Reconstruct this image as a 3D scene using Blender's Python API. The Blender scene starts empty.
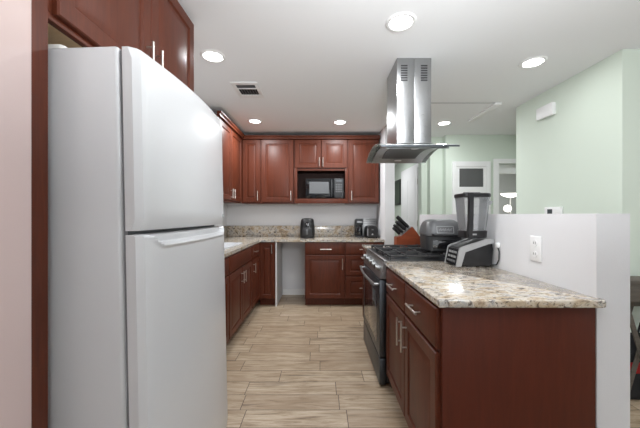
import bpy, bmesh, math, random
from mathutils import Vector, Matrix
random.seed(7)
S = bpy.context.scene
C = S.collection
PI = math.pi
CEIL = 2.45

# ------------------------------------------------------------------ camera
cam_d = bpy.data.cameras.new('camera')
cam_d.sensor_width = 36.0
cam_d.lens = 300.0 / 640.0 * 36.0
cam_d.shift_x = -1.0 / 640.0
cam_d.shift_y = 1.0 / 640.0
cam_d.clip_start = 0.02
cam = bpy.data.objects.new('camera', cam_d)
C.objects.link(cam)
cam.location = (0, 0, 1.25)
cam.rotation_euler = (PI / 2, 0, 0)
S.camera = cam

# ------------------------------------------------------------------ world, light, exposure
W = bpy.data.worlds.new('daylight')
S.world = W
W.use_nodes = True
W.node_tree.nodes['Background'].inputs[0].default_value = (0.93, 0.97, 1.0, 1)
W.node_tree.nodes['Background'].inputs[1].default_value = 1.6

def area(name, loc, rot, sx, sy, power, color=(1, 1, 1)):
    d = bpy.data.lights.new(name, 'AREA')
    d.shape = 'RECTANGLE'
    d.size = sx
    d.size_y = sy
    d.energy = power
    d.color = color
    o = bpy.data.objects.new(name, d)
    C.objects.link(o)
    o.location = loc
    o.rotation_euler = rot
    return o
# added area lights in place of daylight from unseen rear and side windows
area('rear_fill_light', (0.6, -2.75, 1.45), (PI / 2 + 0.5, 0, 0), 3.4, 2.0, 8, (0.95, 0.98, 1.0))
area('side_fill_light', (4.75, 0.8, 1.5), (PI / 2, 0, PI / 2), 2.6, 1.6, 8, (0.95, 0.98, 1.0))
# unseen fill lights added below the ceiling of hallway, further room and living room
for nm, lx_, ly_, pw in (('hallway_fill', 1.0, 6.2, 11), ('bedroom_fill', 3.6, 6.0, 14), ('alcove_fill', 3.6, 3.95, 4), ('living_fill', 3.3, 0.6, 5), ('living_fill', 1.6, -0.6, 3)):
    area(nm, (lx_, ly_, CEIL - 0.02), (0, 0, 0), 0.3, 0.3, pw, (0.97, 0.985, 1.0))
# added lamp above the view, aimed at the ceiling to even the brightness
area('ceiling_bounce_fill', (0.45, 0.35, 1.84), (math.radians(136), 0, 0), 0.5, 0.4, 28, (0.95, 0.98, 1.0))
CAN_POWER = 7.0

S.view_settings.view_transform = 'Standard'
S.view_settings.look = 'None'
S.view_settings.gamma = 1.0
S.view_settings.use_curve_mapping = False
S.view_settings.exposure = 0.38

# ------------------------------------------------------------------ materials
def srgb(r, g, b):
    f = lambda c: (c / 255 / 12.92) if c / 255 <= 0.04045 else ((c / 255 + 0.055) / 1.055) ** 2.4
    return (f(r), f(g), f(b), 1)

def mat(name, col, rough=0.5, metal=0.0, coat=0.0, spec=0.5, emit=None, estr=0.0):
    m = bpy.data.materials.new(name)
    m.use_nodes = True
    p = m.node_tree.nodes['Principled BSDF']
    p.inputs['Base Color'].default_value = col
    p.inputs['Roughness'].default_value = rough
    p.inputs['Metallic'].default_value = metal
    p.inputs['Coat Weight'].default_value = coat
    p.inputs['Coat Roughness'].default_value = 0.12
    p.inputs['Specular IOR Level'].default_value = spec
    if emit:
        p.inputs['Emission Color'].default_value = emit
        p.inputs['Emission Strength'].default_value = estr
    return m

class NT:
    def __init__(s, m):
        s.t = m.node_tree
        s.p = s.t.nodes['Principled BSDF']
    def n(s, typ, **kw):
        nd = s.t.nodes.new(typ)
        for k, v in kw.items():
            if k.startswith('i_'):
                nd.inputs[k[2:].replace('_', ' ')].default_value = v
            else:
                setattr(nd, k, v)
        return nd
    def l(s, a, b):
        s.t.links.new(a, b)
    def coords(s, scale=(1, 1, 1)):
        tc = s.n('ShaderNodeTexCoord')
        mp = s.n('ShaderNodeMapping')
        mp.inputs['Scale'].default_value = scale
        s.l(tc.outputs['Object'], mp.inputs['Vector'])
        return mp.outputs['Vector']
    def noise(s, vec, scale, detail=4, rough=0.6, dist=0.0):
        nd = s.n('ShaderNodeTexNoise')
        nd.inputs['Scale'].default_value = scale
        nd.inputs['Detail'].default_value = detail
        nd.inputs['Roughness'].default_value = rough
        nd.inputs['Distortion'].default_value = dist
        s.l(vec, nd.inputs['Vector'])
        return nd.outputs['Fac']
    def ramp(s, fac, stops, interp='LINEAR'):
        r = s.n('ShaderNodeValToRGB')
        cr = r.color_ramp
        cr.interpolation = interp
        while len(cr.elements) < len(stops):
            cr.elements.new(0.5)
        for e, (p, c) in zip(cr.elements, stops):
            e.position = p
            e.color = c
        s.l(fac, r.inputs['Fac'])
        return r.outputs['Color']
    def mix(s, fac, a, b, blend='MIX'):
        m = s.n('ShaderNodeMix', data_type='RGBA', blend_type=blend)
        if isinstance(fac, (int, float)):
            m.inputs[0].default_value = fac
        else:
            s.l(fac, m.inputs[0])
        for v, i in ((a, 6), (b, 7)):
            if isinstance(v, tuple):
                m.inputs[i].default_value = v
            else:
                s.l(v, m.inputs[i])
        return m.outputs[2]
    def math(s, op, a, b=None):
        m = s.n('ShaderNodeMath', operation=op)
        for v, i in ((a, 0), (b, 1)):
            if v is None:
                continue
            if isinstance(v, (int, float)):
                m.inputs[i].default_value = v
            else:
                s.l(v, m.inputs[i])
        return m.outputs[0]
    def bump(s, h, strength, dist=0.002):
        b = s.n('ShaderNodeBump')
        b.inputs['Strength'].default_value = strength
        b.inputs['Distance'].default_value = dist
        s.l(h, b.inputs['Height'])
        s.l(b.outputs['Normal'], s.p.inputs['Normal'])

def wood(name, c0, c1, rough=0.32, coat=0.35, grain=(14, 14, 1.2)):
    m = mat(name, c0, rough, coat=coat, spec=0.2)
    t = NT(m)
    t.p.inputs['Coat Roughness'].default_value = 0.4
    v = t.coords(grain)
    f = t.noise(v, 3.0, 6, 0.65, 0.6)
    col = t.ramp(f, [(0.25, c0), (0.75, c1)])
    f2 = t.noise(t.coords((2, 2, 2)), 1.5, 2)
    col = t.mix(t.math('MULTIPLY', f2, 0.35), col, c0)
    t.l(col, t.p.inputs['Base Color'])
    return m

def painted(name, col, rough=0.85, tex=0.25):
    m = mat(name, col, rough, spec=0.3)
    t = NT(m)
    f = t.noise(t.coords(), 160, 3, 0.6)
    t.bump(f, tex, 0.0008)
    return m

M = {}
M['cherry'] = wood('cherry_wood', srgb(74, 35, 22), srgb(103, 50, 31), 0.42, 0.15)
M['cherry_end'] = wood('cherry_side_panel', srgb(78, 35, 23), srgb(92, 42, 27), 0.5, 0.0)
M['pantry'] = mat('pantry_sheen_colour', srgb(216, 192, 187), 0.16, coat=1.0)  # pale mauve base colour carries the sheen on the glossy cherry door
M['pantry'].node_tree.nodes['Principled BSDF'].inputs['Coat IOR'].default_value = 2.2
M['cherry_shade'] = wood('cherry_niche_shade', srgb(50, 26, 19), srgb(62, 32, 23), 0.5, 0.0)  # darker cherry copy, the microwave niche's shade put into the colour
M['ply'] = wood('tan_plywood', srgb(216, 186, 144), srgb(230, 204, 165), 0.6, 0.0, (3, 14, 14))
M['white_wall'] = painted('white_wall_paint', srgb(222, 222, 224))
M['rough_wall'] = painted('white_textured_plaster', srgb(216, 216, 218), 0.9, 0.8)
M['green_wall'] = painted('pale_green_wall_paint', srgb(212, 222, 210))
M['ceil'] = painted('ceiling_paint', srgb(240, 241, 243), 0.9, 0.4)
M['trim'] = mat('white_trim_paint', srgb(238, 238, 238), 0.4)
M['fridge'] = mat('white_enamel', srgb(200, 201, 203), 0.3, coat=0.3)
M['fridge_gap'] = mat('grey_gasket', srgb(120, 121, 124), 0.7)
M['steel'] = mat('brushed_steel', srgb(168, 169, 170), 0.32, metal=1.0)
t = NT(M['steel'])
f = t.noise(t.coords((4, 4, 90)), 5, 3, 0.6)
t.l(t.ramp(f, [(0.3, (0.26, 0.26, 0.26, 1)), (0.7, (0.4, 0.4, 0.4, 1))]), t.p.inputs['Roughness'])
M['dark_steel'] = mat('dark_steel', srgb(84, 88, 93), 0.36, metal=0.85)
M['nickel'] = mat('satin_nickel', srgb(212, 208, 202), 0.28, metal=1.0)
M['black'] = mat('black_plastic', srgb(26, 26, 28), 0.35)
M['black_satin'] = mat('charcoal_plastic', srgb(44, 45, 47), 0.42)
M['grey_plastic'] = mat('grey_plastic', srgb(96, 97, 99), 0.38)
M['silver_plastic'] = mat('silver_plastic', srgb(168, 169, 170), 0.35, metal=0.4)
M['iron'] = mat('cast_iron', srgb(34, 34, 36), 0.5)
M['black_gloss'] = mat('black_glass', srgb(20, 21, 24), 0.08, coat=0.5)
M['oven_glass'] = mat('oven_glass', srgb(40, 42, 46), 0.1, coat=0.6)
M['mw_glass'] = mat('microwave_window', srgb(104, 106, 108), 0.5, spec=0.2)
M['filter'] = mat('hood_filter_mesh', srgb(86, 86, 88), 0.42, metal=0.8)
M['white_plastic'] = mat('white_plastic', srgb(236, 236, 236), 0.4)
M['slot'] = mat('dark_slot', srgb(48, 48, 50), 0.8)
M['block'] = wood('knife_block_wood', srgb(118, 54, 30), srgb(146, 72, 40), 0.4, 0.2, (3, 14, 14))
M['table_wood'] = wood('weathered_grey_wood', srgb(84, 78, 72), srgb(112, 105, 96), 0.6, 0.0, (2, 14, 14))
M['red'] = mat('red_cloth', srgb(176, 30, 34), 0.7)
M['white_cloth'] = mat('white_cloth', srgb(232, 230, 226), 0.8)
M['black_cloth'] = mat('black_cloth', srgb(30, 30, 32), 0.8)
M['sink'] = mat('light_grey_enamel', srgb(196, 198, 202), 0.3)
M['seam'] = mat('hatch_gap_shade', srgb(150, 150, 151), 0.8)  # grey colour stands for the shadow in the hatch's gap
M['lens'] = mat('lamp_lens', (1, 1, 1, 1), 0.5, emit=(1, 0.985, 0.96, 1), estr=11.0)
M['glow'] = mat('lit_lamp_glass', (1, 1, 1, 1), 0.5, emit=(1, 0.96, 0.88, 1), estr=2.2)
M['picture'] = mat('dark_green_print', srgb(66, 78, 66), 0.5)
M['door_glass'] = mat('grey_door_glass', srgb(92, 92, 93), 0.25)
M['display'] = mat('display_glass', srgb(70, 74, 78), 0.15)

def granite():
    m = mat('speckled_granite', srgb(205, 192, 172), 0.16, coat=0.3)
    t = NT(m)
    v = t.coords((1.0, 1.5, 1.0))
    big = t.noise(v, 11, 5, 0.62, 0.7)
    col = t.ramp(big, [(0.30, srgb(166, 144, 117)), (0.42, srgb(192, 175, 151)), (0.52, srgb(214, 205, 192)), (0.62, srgb(168, 166, 164)), (0.74, srgb(208, 194, 171))])
    v2 = t.coords((1.0, 1.9, 1.4))
    mid = t.noise(v2, 30, 6, 0.7, 0.9)
    k = t.ramp(mid, [(0.40, (1, 1, 1, 1)), (0.465, (0, 0, 0, 1))])
    reg = t.ramp(t.noise(v, 4.5, 3, 0.5), [(0.34, (0.3, 0.3, 0.3, 1)), (0.55, (1, 1, 1, 1))])
    k = t.mix(1.0, k, reg, 'MULTIPLY')
    col = t.mix(k, col, srgb(58, 48, 45))
    brown = t.noise(v2, 22, 5, 0.65, 0.5)
    k2 = t.ramp(brown, [(0.58, (0, 0, 0, 1)), (0.68, (0.75, 0.75, 0.75, 1))])
    col = t.mix(k2, col, srgb(142, 114, 88))
    fine = t.noise(t.coords(), 120, 3, 0.6)
    k3 = t.ramp(fine, [(0.33, (0.8, 0.8, 0.8, 1)), (0.41, (0, 0, 0, 1))])
    col = t.mix(k3, col, srgb(96, 82, 74))
    t.l(col, t.p.inputs['Base Color'])
    return m
M['granite'] = granite()

def planks():
    m = mat('wood_look_tile', srgb(180, 158, 130), 0.42, coat=0.1)
    t = NT(m)
    tc = t.n('ShaderNodeTexCoord')
    sp = t.n('ShaderNodeSeparateXYZ')
    t.l(tc.outputs['Object'], sp.inputs[0])
    X, Y = sp.outputs[0], sp.outputs[1]
    RH, RW = 0.162, 0.64
    yr = t.math('DIVIDE', t.math('ADD', Y, 0.02), RH)
    row = t.math('FLOOR', yr)
    wn = t.n('ShaderNodeTexWhiteNoise', noise_dimensions='1D')
    t.l(row, wn.inputs['W'])
    xr = t.math('ADD', t.math('DIVIDE', X, RW), t.math('MULTIPLY', wn.outputs['Value'], 7.3))
    colid = t.math('FLOOR', xr)
    fy = t.math('SUBTRACT', yr, row)
    fx = t.math('SUBTRACT', xr, colid)
    ey = t.math('MULTIPLY', t.math('MINIMUM', fy, t.math('SUBTRACT', 1.0, fy)), RH)
    ex = t.math('MULTIPLY', t.math('MINIMUM', fx, t.math('SUBTRACT', 1.0, fx)), RW)
    seam = t.math('LESS_THAN', t.math('MINIMUM', ex, ey), 0.0022)
    wn2 = t.n('ShaderNodeTexWhiteNoise', noise_dimensions='2D')
    cb = t.n('ShaderNodeCombineXYZ')
    t.l(row, cb.inputs[0])
    t.l(colid, cb.inputs[1])
    t.l(cb.outputs[0], wn2.inputs['Vector'])
    # grain, shifted for each plank
    off = t.n('ShaderNodeCombineXYZ')
    t.l(t.math('ADD', t.math('MULTIPLY', X, 1.6), t.math('MULTIPLY', wn2.outputs['Value'], 40.0)), off.inputs[0])
    t.l(t.math('MULTIPLY', Y, 16.0), off.inputs[1])
    t.l(t.math('MULTIPLY', wn2.outputs['Value'], 9.0), off.inputs[2])
    g = t.noise(off.outputs[0], 2.4, 8, 0.72, 0.8)
    col = t.ramp(g, [(0.30, srgb(104, 84, 66)), (0.42, srgb(156, 136, 111)), (0.56, srgb(188, 170, 147)), (0.74, srgb(206, 192, 172))])
    col = t.mix(t.math('MULTIPLY', wn2.outputs['Value'], 0.5), col, srgb(146, 122, 98))
    kn = t.n('ShaderNodeTexNoise')
    kn.inputs['Scale'].default_value = 1.0
    kn.inputs['Detail'].default_value = 2
    t.l(off.outputs[0], kn.inputs['Vector'])
    kk = t.ramp(kn.outputs['Fac'], [(0.62, (0, 0, 0, 1)), (0.72, (0.55, 0.55, 0.55, 1))])
    col = t.mix(kk, col, srgb(78, 60, 46))
    col = t.mix(seam, col, srgb(70, 55, 44))
    t.l(col, t.p.inputs['Base Color'])
    return m
M['planks'] = planks()

def clear_glass(name, tint, alpha):
    m = bpy.data.materials.new(name)
    m.use_nodes = True
    nt = m.node_tree
    p = nt.nodes['Principled BSDF']
    p.inputs['Base Color'].default_value = tint
    p.inputs['Roughness'].default_value = 0.08
    tr = nt.nodes.new('ShaderNodeBsdfTransparent')
    mx = nt.nodes.new('ShaderNodeMixShader')
    fr = nt.nodes.new('ShaderNodeFresnel')
    ad = nt.nodes.new('ShaderNodeMath')
    ad.operation = 'ADD'
    ad.inputs[1].default_value = alpha
    nt.links.new(fr.outputs[0], ad.inputs[0])
    nt.links.new(ad.outputs[0], mx.inputs[0])
    nt.links.new(tr.outputs[0], mx.inputs[1])
    nt.links.new(p.outputs[0], mx.inputs[2])
    nt.links.new(mx.outputs[0], nt.nodes['Material Output'].inputs['Surface'])
    return m
M['jar'] = clear_glass('clear_jar_plastic', srgb(190, 192, 194), 0.12)
M['hood_glass'] = clear_glass('hood_glass', srgb(170, 178, 176), 0.3)
M['pane'] = clear_glass('window_pane', srgb(220, 226, 226), 0.03)

# ------------------------------------------------------------------ mesh helpers
ORG = {}
class B:
    def __init__(s):
        s.bm = bmesh.new()
    def box(s, x0, x1, y0, y1, z0, z1, bev=0.0, seg=2):
        g = bmesh.ops.create_cube(s.bm, size=1.0)
        vs = g['verts']
        for v in vs:
            v.co = Vector(((x0 + x1) / 2 + v.co.x * (x1 - x0), (y0 + y1) / 2 + v.co.y * (y1 - y0), (z0 + z1) / 2 + v.co.z * (z1 - z0)))
        if bev > 0:
            es = list({e for v in vs for e in v.link_edges})
            bmesh.ops.bevel(s.bm, geom=es, offset=bev, segments=seg, profile=0.5, affect='EDGES')
        return s
    def loft(s, loops, cap0=True, cap1=True, closed=False):
        rows = [[s.bm.verts.new(p) for p in lp] for lp in loops]
        n = len(rows[0])
        pairs = list(zip(rows, rows[1:]))
        if closed:
            pairs.append((rows[-1], rows[0]))
        for a, b in pairs:
            for i in range(n):
                j = (i + 1) % n
                s.bm.faces.new((a[i], a[j], b[j], b[i]))
        if not closed:
            if cap0:
                s.bm.faces.new(list(reversed(rows[0])))
            if cap1:
                s.bm.faces.new(rows[-1])
        return s
    def prism(s, poly, f, d0, d1):
        return s.loft([[f(p, d0) for p in poly], [f(p, d1) for p in poly]])
    def tube(s, pts, r, seg=10, closed=False):
        pts = [Vector(p) for p in pts]
        n = len(pts)
        rs = r if isinstance(r, (list, tuple)) else [r] * n
        loops = []
        prev = None
        for i, p in enumerate(pts):
            if closed:
                d = (pts[(i + 1) % n] - pts[i - 1]).normalized()
            else:
                d = (pts[min(i + 1, n - 1)] - pts[max(i - 1, 0)]).normalized()
            if prev is None:
                up = Vector((0, 0, 1)) if abs(d.z) < 0.9 else Vector((1, 0, 0))
                a = d.cross(up).normalized()
            else:
                a = (prev - d * prev.dot(d)).normalized()
            prev = a
            b = d.cross(a)
            loops.append([p + (a * math.cos(2 * PI * k / seg) + b * math.sin(2 * PI * k / seg)) * rs[i] for k in range(seg)])
        return s.loft(loops, closed=closed)
    def lathe(s, prof, c, seg=28, axis=(0, 0, 1)):
        ax = Vector(axis).normalized()
        up = Vector((0, 0, 1)) if abs(ax.z) < 0.9 else Vector((1, 0, 0))
        a = ax.cross(up).normalized()
        b = ax.cross(a)
        c = Vector(c)
        return s.loft([[c + ax * h + (a * math.cos(2 * PI * k / seg) + b * math.sin(2 * PI * k / seg)) * max(r, 1e-4) for k in range(seg)] for r, h in prof])
    def xform(s, mtx):
        bmesh.ops.transform(s.bm, matrix=mtx, verts=s.bm.verts)
        return s
    def build(s, name, m, parent=None, smooth=False, ang=38, recalc=True):
        if recalc:
            bmesh.ops.recalc_face_normals(s.bm, faces=s.bm.faces)
        if parent is not None:
            off = ORG.get(parent.name, Vector((0, 0, 0)))
            for v in s.bm.verts:
                v.co -= off
        me = bpy.data.meshes.new(name)
        s.bm.to_mesh(me)
        s.bm.free()
        if smooth:
            me.shade_smooth()
            me.set_sharp_from_angle(angle=math.radians(ang))
        me.materials.append(M[m])
        o = bpy.data.objects.new(name, me)
        C.objects.link(o)
        if parent is not None:
            o.parent = parent
            ORG[o.name] = ORG.get(parent.name, Vector((0, 0, 0)))
        return o

def tag(o, label, cat, group=None):
    o['label'] = label
    o['category'] = cat
    if group:
        o['group'] = group
    return o

def thing(name, label, cat, loc, group=None, local=False, rot=(0, 0, 0)):
    o = bpy.data.objects.new(name, None)
    C.objects.link(o)
    o.empty_display_size = 0.1
    o.location = loc
    o.rotation_euler = rot
    ORG[o.name] = Vector((0, 0, 0)) if local else Vector(loc)
    return tag(o, label, cat, group)

def struct(o):
    o['kind'] = 'structure'
    return o

def bx(name, m, x0, x1, y0, y1, z0, z1, parent=None, bev=0.0):
    return B().box(x0, x1, y0, y1, z0, z1, bev).build(name, m, parent, smooth=bev > 0)

def sbox(name, m, *a):
    return struct(bx(name, m, *a))

def rrect(x0, x1, y0, y1, r, n=5):
    out = []
    for cx, cy, a0 in ((x1 - r, y0 + r, -PI / 2), (x1 - r, y1 - r, 0), (x0 + r, y1 - r, PI / 2), (x0 + r, y0 + r, PI)):
        for k in range(n + 1):
            a = a0 + PI / 2 * k / n
            out.append((cx + r * math.cos(a), cy + r * math.sin(a)))
    return out

# ------------------------------------------------------------------ room shell
sbox('floor', 'planks', -1.6, 5.0, -3.0, 8.2, -0.1, 0.0)
sbox('ceiling', 'ceil', -1.6, 5.0, -3.0, 8.2, CEIL, CEIL + 0.1)
sbox('wall_left', 'white_wall', -1.6, -1.48, -3.0, 4.83, 0, CEIL)
sbox('wall_back', 'white_wall', -1.48, 0.866, 4.71, 4.83, 0, CEIL)
sbox('wall_return', 'white_wall', 0.866, 0.995, 4.05, 4.83, 0, CEIL)
sbox('wall_half', 'white_wall', 1.12, 1.256, 1.222, 3.41, 0, 1.256)
sbox('trim_1', 'rough_wall', 1.12, 1.256, 1.219, 1.2219, 0, 1.256)          # rough plaster end of the half wall
sbox('wall_block', 'green_wall', 2.18, 5.0, 2.17, 3.35, 0, CEIL)
# alcove wall in two shallow steps, with the doorway to a further room
sbox('wall_alcove_left', 'green_wall', 1.59, 1.68, 4.75, 4.9, 0, CEIL)
sbox('wall_alcove_step', 'green_wall', 1.68, 1.87, 4.62, 4.9, 0, CEIL)
sbox('wall_alcove_right', 'green_wall', 1.87, 2.66, 4.5, 4.9, 0, CEIL)
sbox('wall_alcove_head', 'green_wall', 2.66, 3.45, 4.5, 4.9, 2.02, CEIL)
sbox('wall_alcove_end', 'green_wall', 3.45, 5.0, 4.5, 4.9, 0, CEIL)
# hallway behind
sbox('wall_hallway_right', 'green_wall', 1.80, 1.95, 4.9, 8.0, 0, CEIL)
sbox('wall_hallway_left', 'white_wall', 0.2, 0.32, 4.83, 8.0, 0, CEIL)
sbox('wall_hallway_end', 'green_wall', 0.32, 1.80, 8.0, 8.1, 0, CEIL)
# further room behind the doorway
sbox('wall_bedroom_end', 'white_wall', 1.95, 5.0, 7.6, 7.7, 0, CEIL)
sbox('wall_far_right', 'green_wall', 5.0, 5.1, 2.17, 7.7, 0, CEIL)
# living-room side: side wall with a window opening, rear wall with window openings
rw = B()
rw.box(5.0, 5.1, -3.0, -0.6, 0, CEIL).box(5.0, 5.1, 2.0, 2.17, 0, CEIL).box(5.0, 5.1, -0.6, 2.0, 0, 0.7).box(5.0, 5.1, -0.6, 2.0, 2.3, CEIL)
struct(rw.build('wall_right', 'green_wall'))
rr = B()
rr.box(-1.6, -1.2, -3.1, -3.0, 0, CEIL).box(2.4, 5.1, -3.1, -3.0, 0, CEIL).box(-1.2, 2.4, -3.1, -3.0, 0, 0.4).box(-1.2, 2.4, -3.1, -3.0, 2.35, CEIL)
struct(rr.build('wall_rear', 'white_wall'))
# door casings and baseboards
k = B()
k.box(2.585, 2.66, 4.482, 4.4995, 0, 2.02).box(3.45, 3.52, 4.482, 4.4995, 0, 2.02).box(2.585, 3.52, 4.482, 4.4995, 2.021, 2.09)
struct(k.build('trim_2', 'trim'))
sbox('trim_3', 'trim', 2.662, 3.448, 4.56, 4.60, 1.88, 2.018)
k = B()
k.box(1.775, 1.7995, 5.35, 5.45, 0, 2.12).box(1.775, 1.7995, 6.56, 6.64, 0, 2.12).box(1.775, 1.7995, 5.35, 6.64, 2.121, 2.2)
struct(k.build('trim_4', 'trim'))
sbox('baseboard_back', 'trim', -0.6, -0.235, 4.695, 4.7095, 0, 0.09)
sbox('baseboard_block', 'trim', 2.2, 5.0, 2.155, 2.1695, 0, 0.09)

# white interior doors
d = thing('door_1', 'white panelled interior door standing in the hallway behind the knife block', 'door', (1.76, 5.46, 0))
d['kind'] = 'structure'
dl = B()
dl.box(1.755, 1.79, 5.462, 6.555, 0.01, 2.118)
for z0, z1 in ((0.2, 0.95), (1.08, 1.95)):
    for y0, y1 in ((5.58, 5.95), (6.07, 6.44)):
        dl.box(1.749, 1.756, y0, y1, z0, z1, 0.003)
dl.build('door_leaf', 'trim', d)
for z in (0.25, 1.1, 1.86):
    B().tube([(1.752, 5.456, z - 0.05), (1.752, 5.456, z + 0.05)], 0.007).build('hinge', 'nickel', d, True)
B().lathe([(0.012, 0), (0.012, 0.03), (0.028, 0.035), (0.03, 0.05), (0.02, 0.065), (0, 0.068)], (1.755, 6.49, 1.0), 16, (-1, 0, 0)).build('door_knob', 'nickel', d, True)

d = thing('door_2', 'white door with a small grey glazed light in the green alcove wall', 'door', (2.25, 4.48, 0))
d['kind'] = 'structure'
k = B()
k.box(1.964, 2.02, 4.47, 4.499, 0, 2.05, 0.003).box(2.474, 2.53, 4.47, 4.499, 0, 2.05, 0.003).box(2.021, 2.473, 4.47, 4.499, 1.975, 2.05, 0.003)
k.build('door_frame', 'trim', d)
k = B()
k.box(2.022, 2.065, 4.476, 4.498, 0.01, 1.972).box(2.425, 2.472, 4.476, 4.498, 0.01, 1.972).box(2.065, 2.425, 4.476, 4.498, 0.01, 1.67).box(2.065, 2.425, 4.476, 4.498, 1.945, 1.972)
k.build('door_leaf', 'trim', d)
bx('door_glass', 'door_glass', 2.066, 2.424, 4.484, 4.494, 1.671, 1.944, d)

# windows behind the camera and in the living-room side
def window(name, boxes, pane):
    k = B()
    for b in boxes:
        k.box(*b, 0.004)
    w = struct(k.build(name, 'trim', None, True))
    p = bx('window_pane', 'pane', *pane)
    p.parent = w
    return w
window('window_1', [(-1.2, -1.14, -3.09, -3.0, 0.4, 2.35), (2.34, 2.4, -3.09, -3.0, 0.4, 2.35), (-1.14, 2.34, -3.09, -3.0, 0.4, 0.46), (-1.14, 2.34, -3.09, -3.0, 2.29, 2.35), (0.57, 0.63, -3.09, -3.0, 0.46, 2.29)], (-1.13, 2.33, -3.05, -3.045, 0.46, 2.29))
window('window_2', [(5.0, 5.09, -0.6, -0.54, 0.7, 2.3), (5.0, 5.09, 1.94, 2.0, 0.7, 2.3), (5.0, 5.09, -0.54, 1.94, 0.7, 0.76), (5.0, 5.09, -0.54, 1.94, 2.24, 2.3), (5.0, 5.09, 0.67, 0.73, 0.76, 2.24)], (5.045, 5.05, -0.53, 1.93, 0.77, 2.23))

# attic hatch trim on the ceiling
h = thing('attic_hatch', 'white hatch panel with a raised trim edge on the ceiling beyond the range hood', 'ceiling hatch', (1.5, 3.5, CEIL))
bx('hatch_panel', 'ceil', 1.16, 1.86, 3.215, 3.80, CEIL - 0.004, CEIL - 0.0005, h)
bx('hatch_trim', 'trim', 1.862, 1.93, 3.2, 3.80, CEIL - 0.022, CEIL - 0.0005, h, 0.003)
bx('hatch_shade_strip', 'seam', 1.14, 1.861, 3.203, 3.213, CEIL - 0.0042, CEIL - 0.0005, h)

# ------------------------------------------------------------------ cabinets
def frame_map(O, U, Wd):
    O, U, Wd = Vector(O), Vector(U), Vector(Wd)
    return lambda u, v, w: O + U * u + Vector((0, 0, v)) + Wd * w

def panel_front(f, u0, u1, v0, v1, raised=True, t=0.02):
    b = B()
    if raised:
        st = min(0.058, (u1 - u0) * 0.24, (v1 - v0) * 0.24)
        sl = min(0.03, (u1 - u0) * 0.08, (v1 - v0) * 0.1)
        rg = [(0, 0), (0, t - 0.005), (0.004, t), (st, t), (st + 0.006, t - 0.008), (st + 0.012, t - 0.009), (st + 0.012 + sl, t - 0.001)]
    else:
        rg = [(0, 0), (0, t - 0.006), (0.004, t - 0.002), (0.01, t)]
    b.loft([[f(u0 + i, v0 + i, w), f(u1 - i, v0 + i, w), f(u1 - i, v1 - i, w), f(u0 + i, v1 - i, w)] for i, w in rg])
    return b

def pull(f, u, v, vert, L=0.12, t=0.02, r=0.0058):
    b = B()
    h = L / 2
    g = 0.03
    if vert:
        b.tube([f(u, v - h, t + g), f(u, v + h, t + g)], r, 10)
        for s_ in (-1, 1):
            b.tube([f(u, v + s_ * h * 0.68, t + 0.0005), f(u, v + s_ * h * 0.68, t + g)], r * 0.75, 8)
    else:
        b.tube([f(u - h, v, t + g), f(u + h, v, t + g)], r, 10)
        for s_ in (-1, 1):
            b.tube([f(u + s_ * h * 0.68, v, t + 0.0005), f(u + s_ * h * 0.68, v, t + g)], r * 0.75, 8)
    return b

def front(parent, f, kind, u0, u1, v0, v1, raised=True, handle=None, L=0.12):
    p = panel_front(f, u0, u1, v0, v1, raised).build(kind, 'cherry', parent, True, 20)
    if handle:
        pull(f, handle[0], handle[1], handle[2] == 'v', L).build('handle', 'nickel', p, True)
    return p

TOP = 0.884      # underside of the worktops
def base_unit(label, O, U, Wd, width, depth, toe=True, group='cherry base cabinets'):
    """Empty + carcass + toe kick; O is the front lower left corner seen from the front."""
    f = frame_map(O, U, Wd)
    th = thing('base_cabinet', label, 'cabinet', tuple(f(width / 2, 0, -depth / 2)), group)
    cs = B()
    cs.loft([[f(0.0005, 0.1, w), f(width - 0.0005, 0.1, w), f(width - 0.0005, TOP - 0.001, w), f(0.0005, TOP - 0.001, w)] for w in (-depth, -0.001)])
    cs.build('carcass', 'cherry', th)
    tk = B()
    tk.loft([[f(0.0005, 0.001, w), f(width - 0.0005, 0.001, w), f(width - 0.0005, 0.099, w), f(0.0005, 0.099, w)] for w in (-depth, -0.07)])
    tk.build('toe_kick', 'cherry', th)
    return th, f

LX = -0.85
# left run: fronts face +x ; u runs along -y seen from the front, so use U=(0,1,0)
def left_unit(label, y0, y1):
    return base_unit(label, (LX, y0, 0), (0, 1, 0), (1, 0, 0), y1 - y0, 0.625)
th, f = left_unit('cherry base cabinet between the white refrigerator and the sink cabinet', 1.70, 2.72)
front(th, f, 'drawer', 0.012, 1.008, 0.715, 0.868, False, (0.51, 0.79, 'h'))
front(th, f, 'door', 0.012, 0.506, 0.115, 0.70, True, (0.465, 0.6, 'v'))
front(th, f, 'door', 0.514, 1.008, 0.115, 0.70, True, (0.555, 0.6, 'v'))
th, f = left_unit('cherry sink base cabinet with two doors under a plain false drawer front', 2.72, 3.62)
front(th, f, 'false_drawer_front', 0.012, 0.888, 0.715, 0.868, False)
front(th, f, 'door', 0.012, 0.446, 0.115, 0.70, True, (0.41, 0.6, 'v'))
front(th, f, 'door', 0.454, 0.888, 0.115, 0.70, True, (0.49, 0.6, 'v'))
th, f = left_unit('cherry base cabinet with one drawer over one door next to the inside corner', 3.62, 4.078)
front(th, f, 'drawer', 0.012, 0.43, 0.715, 0.868, False, (0.17, 0.79, 'h'))
front(th, f, 'door', 0.012, 0.43, 0.115, 0.70, True, (0.06, 0.6, 'v'))

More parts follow.
